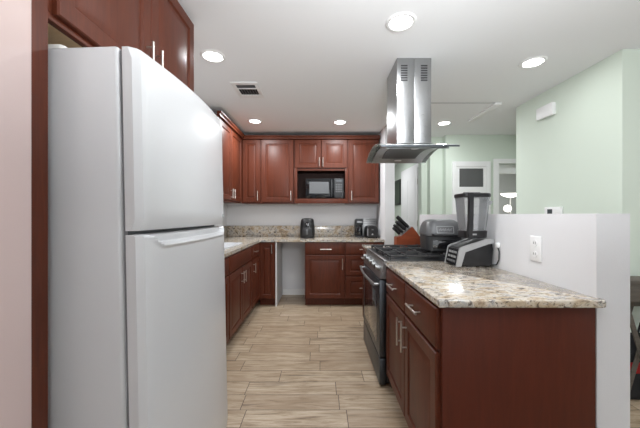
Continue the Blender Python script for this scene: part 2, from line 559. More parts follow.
BY = 4.10
def back_unit(label, x0, x1, depth=0.605):
    return base_unit(label, (x0, BY, 0), (1, 0, 0), (0, -1, 0), x1 - x0, depth)
th, f = back_unit('narrow cherry corner base cabinet left of the empty appliance bay', -0.853 + 0.005, -0.624)
front(th, f, 'door', 0.006, 0.214, 0.115, 0.868, True, (0.18, 0.79, 'v'))
sp = bx('side_panel', 'white_wall', -0.623, -0.606, BY - 0.001, 4.70, 0.001, TOP - 0.001, th)
th, f = back_unit('cherry base cabinet with one wide drawer over one door right of the appliance bay', -0.22, 0.33)
front(th, f, 'drawer', 0.008, 0.542, 0.715, 0.868, False, (0.285, 0.785, 'h'), 0.15)
front(th, f, 'door', 0.008, 0.542, 0.115, 0.70, True, (0.51, 0.585, 'v'), 0.15)
th, f = back_unit('cherry base cabinet with a bank of three drawers at the back beside the range', 0.33, 0.864)
front(th, f, 'drawer', 0.008, 0.526, 0.715, 0.868, False, (0.267, 0.785, 'h'), 0.15)
front(th, f, 'drawer', 0.008, 0.526, 0.425, 0.70, True, (0.267, 0.56, 'h'), 0.15)
front(th, f, 'drawer', 0.008, 0.526, 0.115, 0.41, True, (0.267, 0.26, 'h'), 0.15)

# peninsula
PX = 0.488
th = thing('base_cabinet', 'large cherry peninsula cabinet with two drawers over two doors and a plain end panel', 'cabinet', (0.79, 1.69, 0), 'cherry base cabinets')
f = frame_map((PX, 1.2, 0), (0, 1, 0), (-1, 0, 0))
bx('carcass', 'cherry', PX, 1.117, 1.2225, 2.168, 0.1, TOP - 0.001, th)
bx('end_panel', 'cherry_end', PX - 0.001, 1.099, 1.2, 1.2185, 0.001, TOP - 0.001, th, 0.002)
bx('toe_kick', 'cherry', PX + 0.07, 1.117, 1.2225, 2.168, 0.001, 0.099, th)
front(th, f, 'drawer', 0.028, 0.482, 0.70, 0.868, False, (0.27, 0.79, 'h'), 0.16)
front(th, f, 'drawer', 0.49, 0.955, 0.70, 0.868, False, (0.72, 0.79, 'h'), 0.16)
front(th, f, 'door', 0.028, 0.482, 0.112, 0.685, True, (0.44, 0.58, 'v'), 0.16)
front(th, f, 'door', 0.49, 0.955, 0.112, 0.685, True, (0.53, 0.58, 'v'), 0.16)
th = thing('base_cabinet', 'small cherry base cabinet beyond the range under the knife block counter', 'cabinet', (0.79, 3.2, 0), 'cherry base cabinets')
f = frame_map((PX, 3.0, 0), (0, 1, 0), (-1, 0, 0))
bx('carcass', 'cherry', PX, 1.117, 3.0, 3.39, 0.1, TOP - 0.001, th)
bx('toe_kick', 'cherry', PX + 0.07, 1.117, 3.0, 3.39, 0.001, 0.099, th)
front(th, f, 'drawer', 0.012, 0.378, 0.715, 0.868, False, (0.195, 0.79, 'h'))
front(th, f, 'door', 0.012, 0.378, 0.115, 0.70, True, (0.06, 0.6, 'v'))

# upper cabinets -----------------------------------------------------
UZ0, UZ1 = 1.418, 2.372
def upper_unit(label, O, U, Wd, width, depth, z0=UZ0, z1=UZ1, name='wall_cabinet'):
    f = frame_map(O, U, Wd)
    th = thing('upper_cabinet', label, 'cabinet', tuple(f(width / 2, z0, -depth / 2)), 'cherry upper cabinets')
    cs = B()
    cs.loft([[f(0.0005, z0, w), f(width - 0.0005, z0, w), f(width - 0.0005, z1, w), f(0.0005, z1, w)] for w in (-depth, -0.001)])
    cs.build('carcass', 'cherry', th)
    return th, f
UX, UY = -1.165, 4.38
th, f = upper_unit('cherry upper cabinet on the left wall with paired door handles above the sink run', (UX, 3.30, 0), (0, 1, 0), (1, 0, 0), 1.065, 0.312)
front(th, f, 'door', 0.01, 0.545, UZ0 + 0.02, 2.345, True, (0.505, 1.52, 'v'))
front(th, f, 'door', 0.555, 1.045, UZ0 + 0.02, 2.345, True, (0.595, 1.52, 'v'))
th, f = upper_unit('narrow cherry upper cabinet in the back left corner', (UX + 0.0, UY, 0), (1, 0, 0), (0, -1, 0), 0.287, 0.328)
front(th, f, 'door', 0.024, 0.279, UZ0 + 0.02, 2.345, True, (0.247, 1.53, 'v'), 0.14)
th, f = upper_unit('tall single door cherry upper cabinet left of the microwave', (-0.876, UY, 0), (1, 0, 0), (0, -1, 0), 0.487, 0.328)
front(th, f, 'door', 0.012, 0.475, UZ0 + 0.02, 2.345, True, (0.44, 1.53, 'v'), 0.14)
th, f = upper_unit('single door cherry upper cabinet at the right end beside the white wall', (0.394, UY, 0), (1, 0, 0), (0, -1, 0), 0.455, 0.328)
front(th, f, 'door', 0.012, 0.443, UZ0 + 0.02, 2.345, True, (0.05, 1.53, 'v'), 0.14)
# microwave cabinet with an open niche
th = thing('upper_cabinet', 'cherry upper cabinet with two short doors over an open niche holding the microwave', 'cabinet', (0.0035, 4.545, UZ0), 'cherry upper cabinets')
f = frame_map((-0.388, UY, 0), (1, 0, 0), (0, -1, 0))
k = B()
k.box(-0.3875, 0.3935, UY + 0.001, 4.708, 1.90, UZ1)
k.box(-0.3875, -0.365, UY + 0.001, 4.708, UZ0, 1.8995).box(0.371, 0.3935, UY + 0.001, 4.708, UZ0, 1.8995)
k.box(-0.3645, 0.3705, UY + 0.001, 4.708, UZ0 + 0.045, 1.49)
k.build('carcass', 'cherry', th)
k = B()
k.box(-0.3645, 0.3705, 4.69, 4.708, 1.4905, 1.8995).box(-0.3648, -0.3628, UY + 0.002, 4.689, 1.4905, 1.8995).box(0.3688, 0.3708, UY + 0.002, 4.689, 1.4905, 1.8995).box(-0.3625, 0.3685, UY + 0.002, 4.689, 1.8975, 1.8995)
k.build('niche_shade_lining', 'cherry_shade', th)
bx('face_rail', 'cherry', -0.3875, 0.3935, UY - 0.018, UY, UZ0, 1.485, th, 0.002)
bx('face_stile', 'cherry', -0.3875, -0.345, UY - 0.018, UY, 1.4855, 1.93, th, 0.002)
bx('face_stile', 'cherry', 0.351, 0.3935, UY - 0.018, UY, 1.4855, 1.93, th, 0.002)
front(th, f, 'door', 0.012, 0.387, 1.935, 2.345, True, (0.365, 2.02, 'v'), 0.13)
front(th, f, 'door', 0.395, 0.77, 1.935, 2.345, True, (0.417, 2.02, 'v'), 0.13)
# crown along the upper cabinets
cp = [(0, 2.346), (0.028, 2.352), (0.032, 2.368), (0.048, 2.384), (0.052, 2.396), (0, 2.396)]
k = B()
path = [((UX, 3.30), (1, 0)), ((UX, UY), (1, -1)), ((0.849, UY), (0, -1))]
loops = []
for (px_, py_), (nx, ny) in path:
    loops.append([Vector((px_ + nx * (w + 0.0205), py_ + ny * (w + 0.0205), z)) for w, z in cp])
k.loft(loops)
struct(k.build('trim_5', 'cherry'))

# cabinet over the fridge ---------------------------------------------
FX = -0.80
th = thing('upper_cabinet', 'deep cherry cabinet above the white refrigerator with two doors and tan underside', 'cabinet', (-1.1, 1.37, 1.84), 'cherry upper cabinets')
f = frame_map((FX, 0.88, 0), (0, 1, 0), (1, 0, 0))
bx('carcass', 'cherry', -1.478, FX - 0.001, 0.8805, 1.868, 1.851, 2.445, th)
bx('underside', 'ply', -1.478, FX - 0.024, 0.8805, 1.866, 1.84, 1.8505, th)
bx('bottom_rail', 'cherry', FX - 0.023, FX - 0.001, 0.8805, 1.866, 1.828, 1.8505, th, 0.001)
front(th, f, 'door', 0.012, 0.497, 1.846, 2.42, True, (0.462, 1.95, 'v'), 0.15)
front(th, f, 'door', 0.503, 0.965, 1.846, 2.42, True, (0.538, 1.95, 'v'), 0.15)

# tall pantry on the far left
th = thing('pantry_cabinet', 'tall glossy cherry pantry cabinet in the left foreground beside the refrigerator', 'cabinet', (-1.14, 0.5, 0))
bx('carcass', 'cherry', -1.478, FX - 0.002, 0.12, 0.8795, 0.001, 2.445, th)
bx('face_stile', 'cherry', FX - 0.0015, FX, 0.828, 0.879, 0.1, 2.445, th)
f = frame_map((FX, 0.12, 0), (0, 1, 0), (1, 0, 0))
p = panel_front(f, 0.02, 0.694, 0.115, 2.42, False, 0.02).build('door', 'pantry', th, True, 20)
pull(f, 0.06, 1.0, True, 0.15).build('handle', 'nickel', p, True)

# ------------------------------------------------------------------ worktops and sink
def slab(poly, z0, z1, b=None):
    b = b or B()
    e = 0.006
    def ins(pts, d):
        n = len(pts)
        out = []
        for i in range(n):
            p0, p1, p2 = Vector(pts[i - 1]), Vector(pts[i]), Vector(pts[(i + 1) % n])
            a = (p1 - p0).normalized()
            c = (p2 - p1).normalized()
            na, nc = Vector((-a.y, a.x)), Vector((-c.y, c.x))
            m = (na + nc)
            m = m / max(m.length_squared / 2, 0.2)
            out.append(p1 + m * d)
        return out
    lv = [(e, z0), (e * 0.3, z0 + e * 0.3), (0, z0 + e), (0, z1 - e), (e * 0.3, z1 - e * 0.3), (e, z1)]
    b.loft([[Vector((q[0], q[1], z)) for q in ins([Vector(p) for p in poly], d)] for d, z in lv])
    return b
Z1 = 0.915
t_ = thing('countertop', 'L-shaped speckled granite worktop along the left and back walls', 'countertop', (-1.0, 4.3, TOP))
k = B()
SX0, SX1, SY0, SY1 = -1.36, -0.94, 2.80, 3.54
k.box(-1.478, LX + 0.022, 1.68, SY0, TOP, Z1).box(-1.478, SX0, SY0, SY1, TOP, Z1).box(SX1, LX + 0.022, SY0, SY1, TOP, Z1)
k.box(-1.478, LX + 0.022, SY1, BY - 0.03, TOP, Z1).box(-1.478, 0.864, BY - 0.03, 4.708, TOP, Z1)
bmesh.ops.remove_doubles(k.bm, verts=k.bm.verts, dist=1e-5)
k.build('worktop', 'granite', t_)
k = B()
k.box(-1.478, -1.458, 1.68, 4.687, Z1 + 0.0005, 1.083, 0.003).box(-1.478, 0.864, 4.688, 4.708, Z1 + 0.0005, 1.083, 0.003)
k.build('backsplash', 'granite', t_, True)
sk = thing('kitchen_sink', 'white drop-in kitchen sink in the left granite worktop', 'sink', (-1.15, 3.17, Z1))
k = B()
o_ = rrect(SX0 - 0.02, SX1 + 0.02, SY0 - 0.02, SY1 + 0.02, 0.05)
i_ = rrect(SX0 + 0.015, SX1 - 0.015, SY0 + 0.015, SY1 - 0.015, 0.05)
j_ = rrect(SX0 + 0.04, SX1 - 0.04, SY0 + 0.04, SY1 - 0.04, 0.05)
k.loft([[Vector((*p, Z1 + 0.001)) for p in o_], [Vector((*p, Z1 + 0.010)) for p in o_], [Vector((*p, Z1 + 0.012)) for p in i_], [Vector((*p, Z1 - 0.025)) for p in j_]], cap0=False, cap1=True)
k.build('basin', 'sink', sk, True)
B().lathe([(0.0, 0.0005), (0.04, 0.0005), (0.04, 0.003), (0.03, 0.004), (0, 0.004)], (-1.15, 3.17, Z1 - 0.025), 20).build('drain', 'steel', sk, True)

t_ = tag(slab([(0.464, 1.176), (1.105, 1.176), (1.122, 1.18), (1.131, 1.192), (1.131, 1.2185), (1.1185, 1.2185), (1.1185, 2.170), (0.464, 2.170)], TOP, Z1).build('countertop', 'granite', None, True, 50), 'speckled granite worktop on the near peninsula cabinet under the blender', 'countertop')
t_ = tag(slab([(0.464, 2.998), (1.1185, 2.998), (1.1185, 3.40), (0.464, 3.40)], TOP, Z1).build('countertop', 'granite', None, True, 50), 'short granite worktop beyond the range carrying the knife block', 'countertop')

# ------------------------------------------------------------------ refrigerator
lean = math.radians(-1.15)
fr = thing('refrigerator', 'tall white top-freezer refrigerator with rounded doors at left', 'refrigerator', (-0.564, 1.253, 0.0), local=True, rot=(0, lean, -0.02))
# local frame: x out of the front (0 = body front), y across, z up
HW = 0.36
k = B()
k.box(-0.655, 0.0, -HW, HW, 0.05, 1.758, 0.012, 3)
k.build('body', 'fridge', fr, True)
bx('gasket', 'fridge_gap', 0.0005, 0.012, -HW + 0.012, HW - 0.012, 0.09, 1.75, fr)
bx('toe_grille', 'fridge_gap', -0.05, 0.02, -HW + 0.01, HW - 0.01, 0.02, 0.085, fr, 0.003)
for yy in (-0.3, 0.3):
    B().lathe([(0.02, 0.014), (0.02, 0.03), (0.012, 0.032), (0.012, 0.049)], (-0.06, yy, 0), 12).build('foot', 'black', fr, True)
    B().lathe([(0.02, 0.002), (0.02, 0.03), (0.012, 0.032), (0.012, 0.049)], (-0.6, yy, 0), 12).build('foot', 'black', fr, True)
def fridge_door(z0, z1, scoop):
    bm = B()
    ny, nz = 56, 60 if scoop else 16
    def xf(y):
        q = y / HW
        base = 0.064 + 0.026 * (1 - q * q)
        ed = max(0.0, (abs(y) - (HW - 0.03)) / 0.03)
        return base - 0.022 * (1 - math.sqrt(max(0.0, 1 - ed * ed))) if ed > 0 else base
    def sm(a, b, t):
        t = min(1, max(0, (t - a) / (b - a)))
        return t * t * (3 - 2 * t)
    ys = [-HW + 2 * HW * i / ny for i in range(ny + 1)]
    if scoop:
        zs = [z0 + (z1 - 0.09 - z0) * i / 12 for i in range(12)] + [z1 - 0.09 + 0.09 * i / 36 for i in range(37)]
    else:
        zs = [z0 + (z1 - z0) * i / nz for i in range(nz + 1)]
    rows = []
    for z in zs:
        row = []
        for y in ys:
            x = xf(y)
            rd = min(z - z0, z1 - z)
            if rd < 0.012:
                x -= 0.012 * (1 - math.sqrt(max(0, 1 - ((0.012 - rd) / 0.012) ** 2)))
            if scoop:
                # shallow pocket grip along the top edge
                dz = z1 - z
                lim = 0.038 * sm(-0.335, -0.255, y) * (1 - sm(0.30, 0.35, y))
                if lim > 0.001:
                    x -= 0.022 * (1 - sm(lim - 0.010, lim, dz))
                    x += 0.005 * math.exp(-((dz - lim - 0.004) / 0.006) ** 2) * min(1, lim / 0.03)
            row.append(bm.bm.verts.new((x, y, z)))
        rows.append(row)
    for a, b in zip(rows, rows[1:]):
        for i in range(ny):
            bm.bm.faces.new((a[i], a[i + 1], b[i + 1], b[i]))
    # back face + rim
    back = {}
    ring = [rows[0][i] for i in range(ny + 1)] + [r[-1] for r in rows[1:]] + [rows[-1][i] for i in range(ny - 1, -1, -1)] + [r[0] for r in rows[-2:0:-1]]
    bk = [bm.bm.verts.new((0.013, v.co.y, v.co.z)) for v in ring]
    n = len(ring)
    for i in range(n):
        bm.bm.faces.new((ring[i], bk[i], bk[(i + 1) % n], ring[(i + 1) % n]))
    bm.bm.faces.new(list(reversed(bk)))
    return bm
fd = fridge_door(1.202, 1.752, False).build('freezer_door', 'fridge', fr, True, 30)
rd = fridge_door(0.095, 1.190, True).build('fresh_food_door', 'fridge', fr, True, 30)
B().lathe([(0.011, 0), (0.011, 0.003), (0.008, 0.004), (0, 0.004)], (0.0705, 0.315, 1.245), 18, (1, 0, 0)).build('badge', 'silver_plastic', fd, True)
bx('hinge_cap', 'white_plastic', -0.02, 0.05, 0.29, 0.34, 1.7525, 1.766, fr, 0.004)
pk = thing('wrapped_packet', 'small white packet with a red end on top of the refrigerator', 'packet', (-0.82, 0.965, 1.754))
k = B()
k.loft([[Vector((-0.845 + x * s_, 0.965 + y * s_, z)) for x, y in rrect(-0.045, 0.045, -0.035, 0.035, 0.015)] for s_, z in ((0.95, 1.7545), (1, 1.76), (1, 1.775), (0.88, 1.782))])
k.build('wrapper', 'white_cloth', pk, True)
k = B()
k.box(-0.799, -0.765, 0.94, 0.99, 1.755, 1.773, 0.006)
k.build('wrapper_end', 'red', pk, True)

# ------------------------------------------------------------------ range
rg = thing('gas_range', 'stainless steel gas range with black cooktop beside the peninsula cabinet', 'range', (0.78, 2.585, 0))
RY0, RY1 = 2.176, 2.992
bx('body', 'black', 0.475, 1.10, RY0, RY1, 0.03, 0.905, rg, 0.004)
for fx in (0.53, 1.05):
    for fy in (RY0 + 0.06, RY1 - 0.06):
        B().lathe([(0.02, 0.001), (0.02, 0.029)], (fx, fy, 0), 12).build('foot', 'black', rg, True)
dr = bx('drawer', 'dark_steel', 0.424, 0.474, RY0 + 0.003, RY1 - 0.003, 0.014, 0.205, rg, 0.006)
# oven door
dmesh = B()
dmesh.box(0.424, 0.474, RY0 + 0.003, RY1 - 0.003, 0.215, 0.775, 0.006)
od = dmesh.build('oven_door', 'dark_steel', rg, True)
bx('oven_window', 'oven_glass', 0.4215, 0.4238, RY0 + 0.09, RY1 - 0.09, 0.29, 0.66, od, 0.001)
hb = B()
pts = []
for i in range(13):
    a = i / 12
    yy = RY0 + 0.05 + a * (RY1 - RY0 - 0.10)
    pts.append((0.392 - 0.018 * math.sin(PI * a), yy, 0.738))
hb.tube(pts, 0.011, 12)
for i in (0, 12):
    hb.tube([pts[i], (0.4236, pts[i][1], 0.738)], 0.010, 10)
hb.build('handle', 'steel', od, True)
# control panel, sloping
cp_ = [(0.474, 0.785), (0.426, 0.785), (0.43, 0.80), (0.458, 0.905), (0.474, 0.912)]
k = B()
k.prism(cp_, lambda p, d_: Vector((p[0], d_, p[1])), RY0 + 0.002, RY1 - 0.002)
cpo = k.build('control_panel', 'steel', rg, False)
nrm = Vector((-0.105, 0, 0.028)).normalized()
for i in range(5):
    yy = RY0 + 0.10 + i * (RY1 - RY0 - 0.20) / 4
    c = Vector((0.4435, yy, 0.8505)) + nrm * 0.0008
    kb = B().lathe([(0.027, 0), (0.027, 0.006), (0.021, 0.009), (0.019, 0.032), (0.016, 0.035), (0, 0.035)], c, 20, nrm).build('knob', 'steel', rg, True)
    q = c + nrm * 0.0385
    B().tube([q + Vector((0, 0, -0.015)), q + Vector((0, 0, 0.015))], 0.0035, 8).build('pointer', 'black', kb, True)
ck = B()
ck.box(0.4745, 1.10, RY0 + 0.001, RY1 - 0.001, 0.906, 0.920, 0.003)
ck.build('cooktop', 'black', rg, True)
bx('cooktop_trim', 'steel', 0.455, 0.4743, RY0 + 0.001, RY1 - 0.001, 0.9125, 0.922, rg, 0.002)
for bxx in (0.62, 0.95):
    for byy in (RY0 + 0.14, (RY0 + RY1) / 2, RY1 - 0.14):
        bb = B().lathe([(0.055, 0.0), (0.055, 0.004), (0.04, 0.006), (0.04, 0.012), (0, 0.012)], (bxx, byy, 0.9205), 20).build('burner', 'dark_steel', rg, True)
        B().lathe([(0.036, 0.0125), (0.036, 0.018), (0.03, 0.02), (0, 0.02)], (bxx, byy, 0.9205), 20).build('burner_cap', 'iron', bb, True)
gw = (RY1 - RY0 - 0.03) / 3
for i in range(3):
    y0 = RY0 + 0.012 + i * (gw + 0.003)
    y1 = y0 + gw
    k = B()
    z0, z1 = 0.942, 0.955
    for a, b in ((y0, y0 + 0.012), (y1 - 0.012, y1)):
        k.box(0.50, 1.07, a, b, z0, z1, 0.003)
    for a, b in ((0.50, 0.512), (1.058, 1.07), (0.779, 0.791)):
        k.box(a, b, y0, y1, z0, z1, 0.003)
    ym = (y0 + y1) / 2
    for cx in (0.62, 0.95):
        k.box(cx - 0.006, cx + 0.006, y0, ym - 0.03, z0, z1 + 0.004, 0.003).box(cx - 0.006, cx + 0.006, ym + 0.03, y1, z0, z1 + 0.004, 0.003)
        k.box(cx - 0.13, cx - 0.03, ym - 0.006, ym + 0.006, z0, z1 + 0.004, 0.003).box(cx + 0.03, cx + 0.13, ym - 0.006, ym + 0.006, z0, z1 + 0.004, 0.003)
    for cx in (0.506, 1.064):
        for cy in (y0 + 0.006, y1 - 0.006):
            k.box(cx - 0.006, cx + 0.006, cy - 0.006, cy + 0.006, 0.9205, z0 + 0.002)
    k.build('grate', 'iron', rg, True)

# ------------------------------------------------------------------ countertop grill on the rear burners
g = thing('countertop_grill', 'grey countertop indoor grill with domed lid sitting on the range grates', 'grill', (0.957, 2.42, 0.9595), local=True, rot=(0, 0, math.radians(-7)))
def rr3(w, d, z, r, cx=0, cy=0):
    return [Vector((cx + x, cy + y, z)) for x, y in rrect(-w / 2, w / 2, -d / 2, d / 2, r)]
k = B()
k.loft([rr3(0.24, 0.28, 0.012, 0.04), rr3(0.255, 0.295, 0.02, 0.045), rr3(0.265, 0.30, 0.08, 0.05), rr3(0.268, 0.305, 0.125, 0.05), rr3(0.26, 0.30, 0.128, 0.05)])
k.build('base', 'black_satin', g, True)
for sx in (-0.09, 0.09):
    for sy in (-0.11, 0.11):
        B().lathe([(0.014, 0.0), (0.014, 0.0125)], (sx, sy, 0), 12).build('foot', 'black', g, True)
k = B()
k.loft([rr3(0.268, 0.305, 0.130, 0.05), rr3(0.276, 0.312, 0.136, 0.055), rr3(0.276, 0.312, 0.155, 0.055), rr3(0.262, 0.296, 0.20, 0.06), rr3(0.235, 0.268, 0.232, 0.06), rr3(0.19, 0.225, 0.25, 0.06), rr3(0.13, 0.16, 0.256, 0.05)])
ld = k.build('lid', 'grey_plastic', g, True, 60)
ft = Matrix.Translation((0, -0.1535, 0.178)) @ Matrix.Rotation(math.radians(-19), 4, 'X')
k = B()
for a in ((-0.062, 0.062, -0.006, 0, 0.024, 0.028), (-0.062, 0.062, -0.006, 0, -0.028, -0.024), (-0.062, -0.058, -0.006, 0, -0.0235, 0.0235), (0.058, 0.062, -0.006, 0, -0.0235, 0.0235)):
    k.box(*a)
for cx, hh in ((-0.04, 0.012), (-0.022, 0.009), (-0.004, 0.012), (0.016, 0.009), (0.036, 0.012)):
    k.tube([(cx - 0.005, -0.004, -hh), (cx - 0.003, -0.004, hh * 0.5), (cx + 0.006, -0.004, -hh * 0.6), (cx + 0.008, -0.004, hh)], 0.0022, 6)
k.xform(ft)
k.build('emblem', 'silver_plastic', ld, True)
k = B()
k.tube([(-0.09, -0.157, 0.14), (-0.09, -0.185, 0.142), (0.09, -0.185, 0.142), (0.09, -0.157, 0.14)], 0.009, 10)
k.build('handle', 'black_satin', g, True)
bx('control_panel', 'black_gloss', -0.09, 0.09, -0.1545, -0.1515, 0.035, 0.10, g, 0.001)

# ------------------------------------------------------------------ knife block and knives
kbk = thing('knife_block', 'slanted reddish-brown wooden knife block on the short worktop beyond the range', 'knife block', (0.94, 3.19, Z1))
prof = [(0.79, Z1 + 0.001), (1.085, Z1 + 0.001), (1.085, 0.955), (0.955, 1.13), (0.83, 1.02), (0.79, 1.02)]
k = B()
k.prism(prof, lambda p, d_: Vector((p[0], d_, p[1])), 3.13, 3.25)
bmesh.ops.bevel(k.bm, geom=list(k.bm.edges), offset=0.004, segments=2, affect='EDGES')
k.build('block', 'block', kbk, True)
tdir = Vector((0.125, 0, 0.11)).normalized()
nd = Vector((-tdir.z, 0, tdir.x))
base = Vector((0.83, 3.19, 1.02))
k = B()
q0 = base + tdir * 0.012 + nd * 0.0012
q1 = base + tdir * 0.156 + nd * 0.0012
k.loft([[Vector((q.x, y, q.z)) + nd * w for y in (3.138, 3.242) for w in ((0, 0.003) if y < 3.2 else (0.003, 0))] for q in (q0, q1)])
k.build('slot_plate', 'steel', kbk)
kdir = Vector((-0.72, 0, 0.69)).normalized()
KN = [(0.138, 3.16, 0.175, 'topmost large black-handled knife at the near side of the block'),
      (0.138, 3.215, 0.165, 'topmost black-handled knife at the far side of the block'),
      (0.098, 3.155, 0.135, 'second-row black-handled knife at the near side of the block'),
      (0.098, 3.22, 0.135, 'second-row black-handled knife at the far side of the block'),
      (0.056, 3.155, 0.12, 'third-row short black-handled knife at the near side of the block'),
      (0.056, 3.22, 0.12, 'third-row short black-handled knife at the far side of the block'),
      (0.024, 3.187, 0.11, 'lowest short black-handled knife in the middle of the block')]
for u, y, L, lb in KN:
    c = base + tdir * u + nd * 0.0045
    c.y = y
    kn = thing('kitchen_knife', lb, 'knife', tuple(c), 'knives in the wooden block')
    side = Vector((0, 1, 0))
    e2 = kdir.cross(side)
    def sec(s_, w, h_):
        return [c + kdir * s_ + side * (w * math.cos(a)) + e2 * (h_ * math.sin(a)) for a in [2 * PI * i / 12 for i in range(12)]]
    B().loft([sec(0.0025, 0.006, 0.012), sec(0.012, 0.006, 0.012)]).build('bolster', 'steel', kn, True)
    B().loft([sec(0.0125, 0.008, 0.014), sec(0.03, 0.010, 0.0155), sec(L * 0.6, 0.0105, 0.015), sec(L * 0.85, 0.011, 0.017), sec(L, 0.009, 0.014), sec(L + 0.004, 0.004, 0.008)]).build('handle', 'black', kn, True)

# ------------------------------------------------------------------ blender
bl = thing('blender', 'black and silver countertop blender with clear jar on the near granite worktop', 'blender', (0.985, 2.006, Z1))
Y0, Y1 = 1.914, 2.098
side_prof = [(0.872, Z1 + 0.006), (1.10, Z1 + 0.006), (1.105, 1.03), (1.10, 1.09), (1.06, 1.09), (0.905, 1.04), (0.893, 1.035)]
k = B()
k.prism(side_prof, lambda p, d_: Vector((p[0], d_, p[1])), Y0 + 0.012, Y1 - 0.012)
bmesh.ops.bevel(k.bm, geom=list(k.bm.edges), offset=0.005, segments=2, affect='EDGES')
bs = k.build('base', 'black', bl, True)
for fx in (0.895, 1.08):
    for fy in (Y0 + 0.03, Y1 - 0.03):
        B().lathe([(0.012, 0.0005), (0.012, 0.0062)], (fx, fy, Z1), 12).build('foot', 'black_satin', bl, True)
# silver frame bands on both sides: up the front edge then along the sloping top
for ya, yb in ((Y0, Y0 + 0.0115), (Y1 - 0.0115, Y1)):
    k = B()
    k.prism([(0.862, Z1 + 0.004), (0.895, Z1 + 0.004), (0.922, 1.012), (1.07, 1.064), (1.106, 1.068), (1.106, 1.094), (1.06, 1.098), (0.905, 1.048), (0.885, 1.036)],
            lambda p, d_: Vector((p[0], d_, p[1])), ya, yb)
    k.build('silver_band', 'silver_plastic', bl)
k = B()
k.prism([(0.8665, Z1 + 0.012), (0.8705, Z1 + 0.012), (0.8905, 1.03), (0.8865, 1.03)], lambda p, d_: Vector((p[0], d_, p[1])), Y0 + 0.013, Y1 - 0.013)
pn = k.build('control_panel', 'black_gloss', bl)
for r_ in range(3):
    for c_ in range(3 if r_ else 4):
        zz = 0.948 + 0.029 * r_
        xx = 0.8665 + (zz - Z1 - 0.012) * (0.02 / 0.103) - 0.0015
        n_ = 3 if r_ else 4
        yy = Y0 + 0.03 + (Y1 - Y0 - 0.06) * (c_ + 0.5) / n_
        bx('button', 'silver_plastic' if r_ else 'grey_plastic', xx - 0.002, xx + 0.0012, yy - 0.015, yy + 0.015, zz - 0.007, zz + 0.007, pn, 0.001)
# jar
JX, JY = 1.006, 2.0
def jr(w, d, z, r):
    return [Vector((JX + x, JY + y, z)) for x, y in rrect(-w / 2, w / 2, -d / 2, d / 2, r)]
k = B()
k.loft([jr(0.13, 0.125, 1.10, 0.03), jr(0.145, 0.14, 1.105, 0.03), jr(0.15, 0.145, 1.145, 0.03), jr(0.146, 0.14, 1.148, 0.03)])
k.build('jar_collar', 'black', bl, True)
k = B()
out = [jr(0.135, 0.13, 1.1485, 0.025), jr(0.152, 0.142, 1.22, 0.025), jr(0.172, 0.16, 1.365, 0.025)]
inn = [jr(0.166, 0.154, 1.365, 0.022), jr(0.146, 0.136, 1.22, 0.022), jr(0.129, 0.124, 1.153, 0.022)]
k.loft(out + inn)
k.build('jar', 'jar', bl, True)
k = B()
k.loft([jr(0.175, 0.163, 1.3655, 0.026), jr(0.183, 0.171, 1.369, 0.03), jr(0.183, 0.171, 1.386, 0.03), jr(0.172, 0.16, 1.392, 0.03)])
lid = k.build('jar_lid', 'black', bl, True)
k = B()
k.tube([(1.06, 2.0, 1.397), (0.95, 2.0, 1.397)], 0.0045, 8)
k.build('lid_latch', 'black_satin', lid, True)
# handle: black upright on the near face of the jar
k = B()
k.loft([[Vector((0.948 + dx, y_ + dy, z)) for dx, dy in ((-0.015, -0.012), (0.015, -0.012), (0.015, 0.012), (-0.015, 0.012))] for y_, z in ((1.914, 1.10), (1.913, 1.15), (1.902, 1.22), (1.899, 1.32), (1.899, 1.365), (1.90, 1.39))])
bmesh.ops.bevel(k.bm, geom=list(k.bm.edges), offset=0.003, segments=2, affect='EDGES')
k.build('handle', 'black', bl, True)
# blade tower
k = B()
k.tube([(JX, JY, 1.1535), (JX, JY, 1.345)], [0.011, 0.006], 10)
for zz, a0 in ((1.18, 0.2), (1.24, 1.4), (1.30, 2.5)):
    for s_ in (-1, 1):
        dx, dy = math.cos(a0) * s_, math.sin(a0) * s_
        k.loft([[Vector((JX + dx * 0.006 - dy * w, JY + dy * 0.006 + dx * w, zz + h_)) for w, h_ in ((-0.007, 0), (0.007, 0), (0.007, 0.0015), (-0.007, 0.0015))],
                [Vector((JX + dx * 0.05 - dy * w, JY + dy * 0.05 + dx * w, zz + 0.012 + h_)) for w, h_ in ((-0.002, 0), (0.002, 0), (0.002, 0.0015), (-0.002, 0.0015))]])
k.build('blade_tower', 'dark_steel', bl, True)
# pour spout
k = B()
k.loft([[Vector((x, JY + y, z)) for y, z in ((-0.03, z0), (0.03, z0), (0.022, z0 + 0.045 - 0.02 * i), (-0.022, z0 + 0.045 - 0.02 * i))] for i, (x, z0) in enumerate(((1.09, 1.31), (1.115, 1.318), (1.13, 1.338)))])
k.build('spout', 'jar', bl, True)
bx('maker_mark', 'silver_plastic', 0.965, 1.0, JY - 0.0742, JY - 0.0727, 1.12, 1.13, bl)

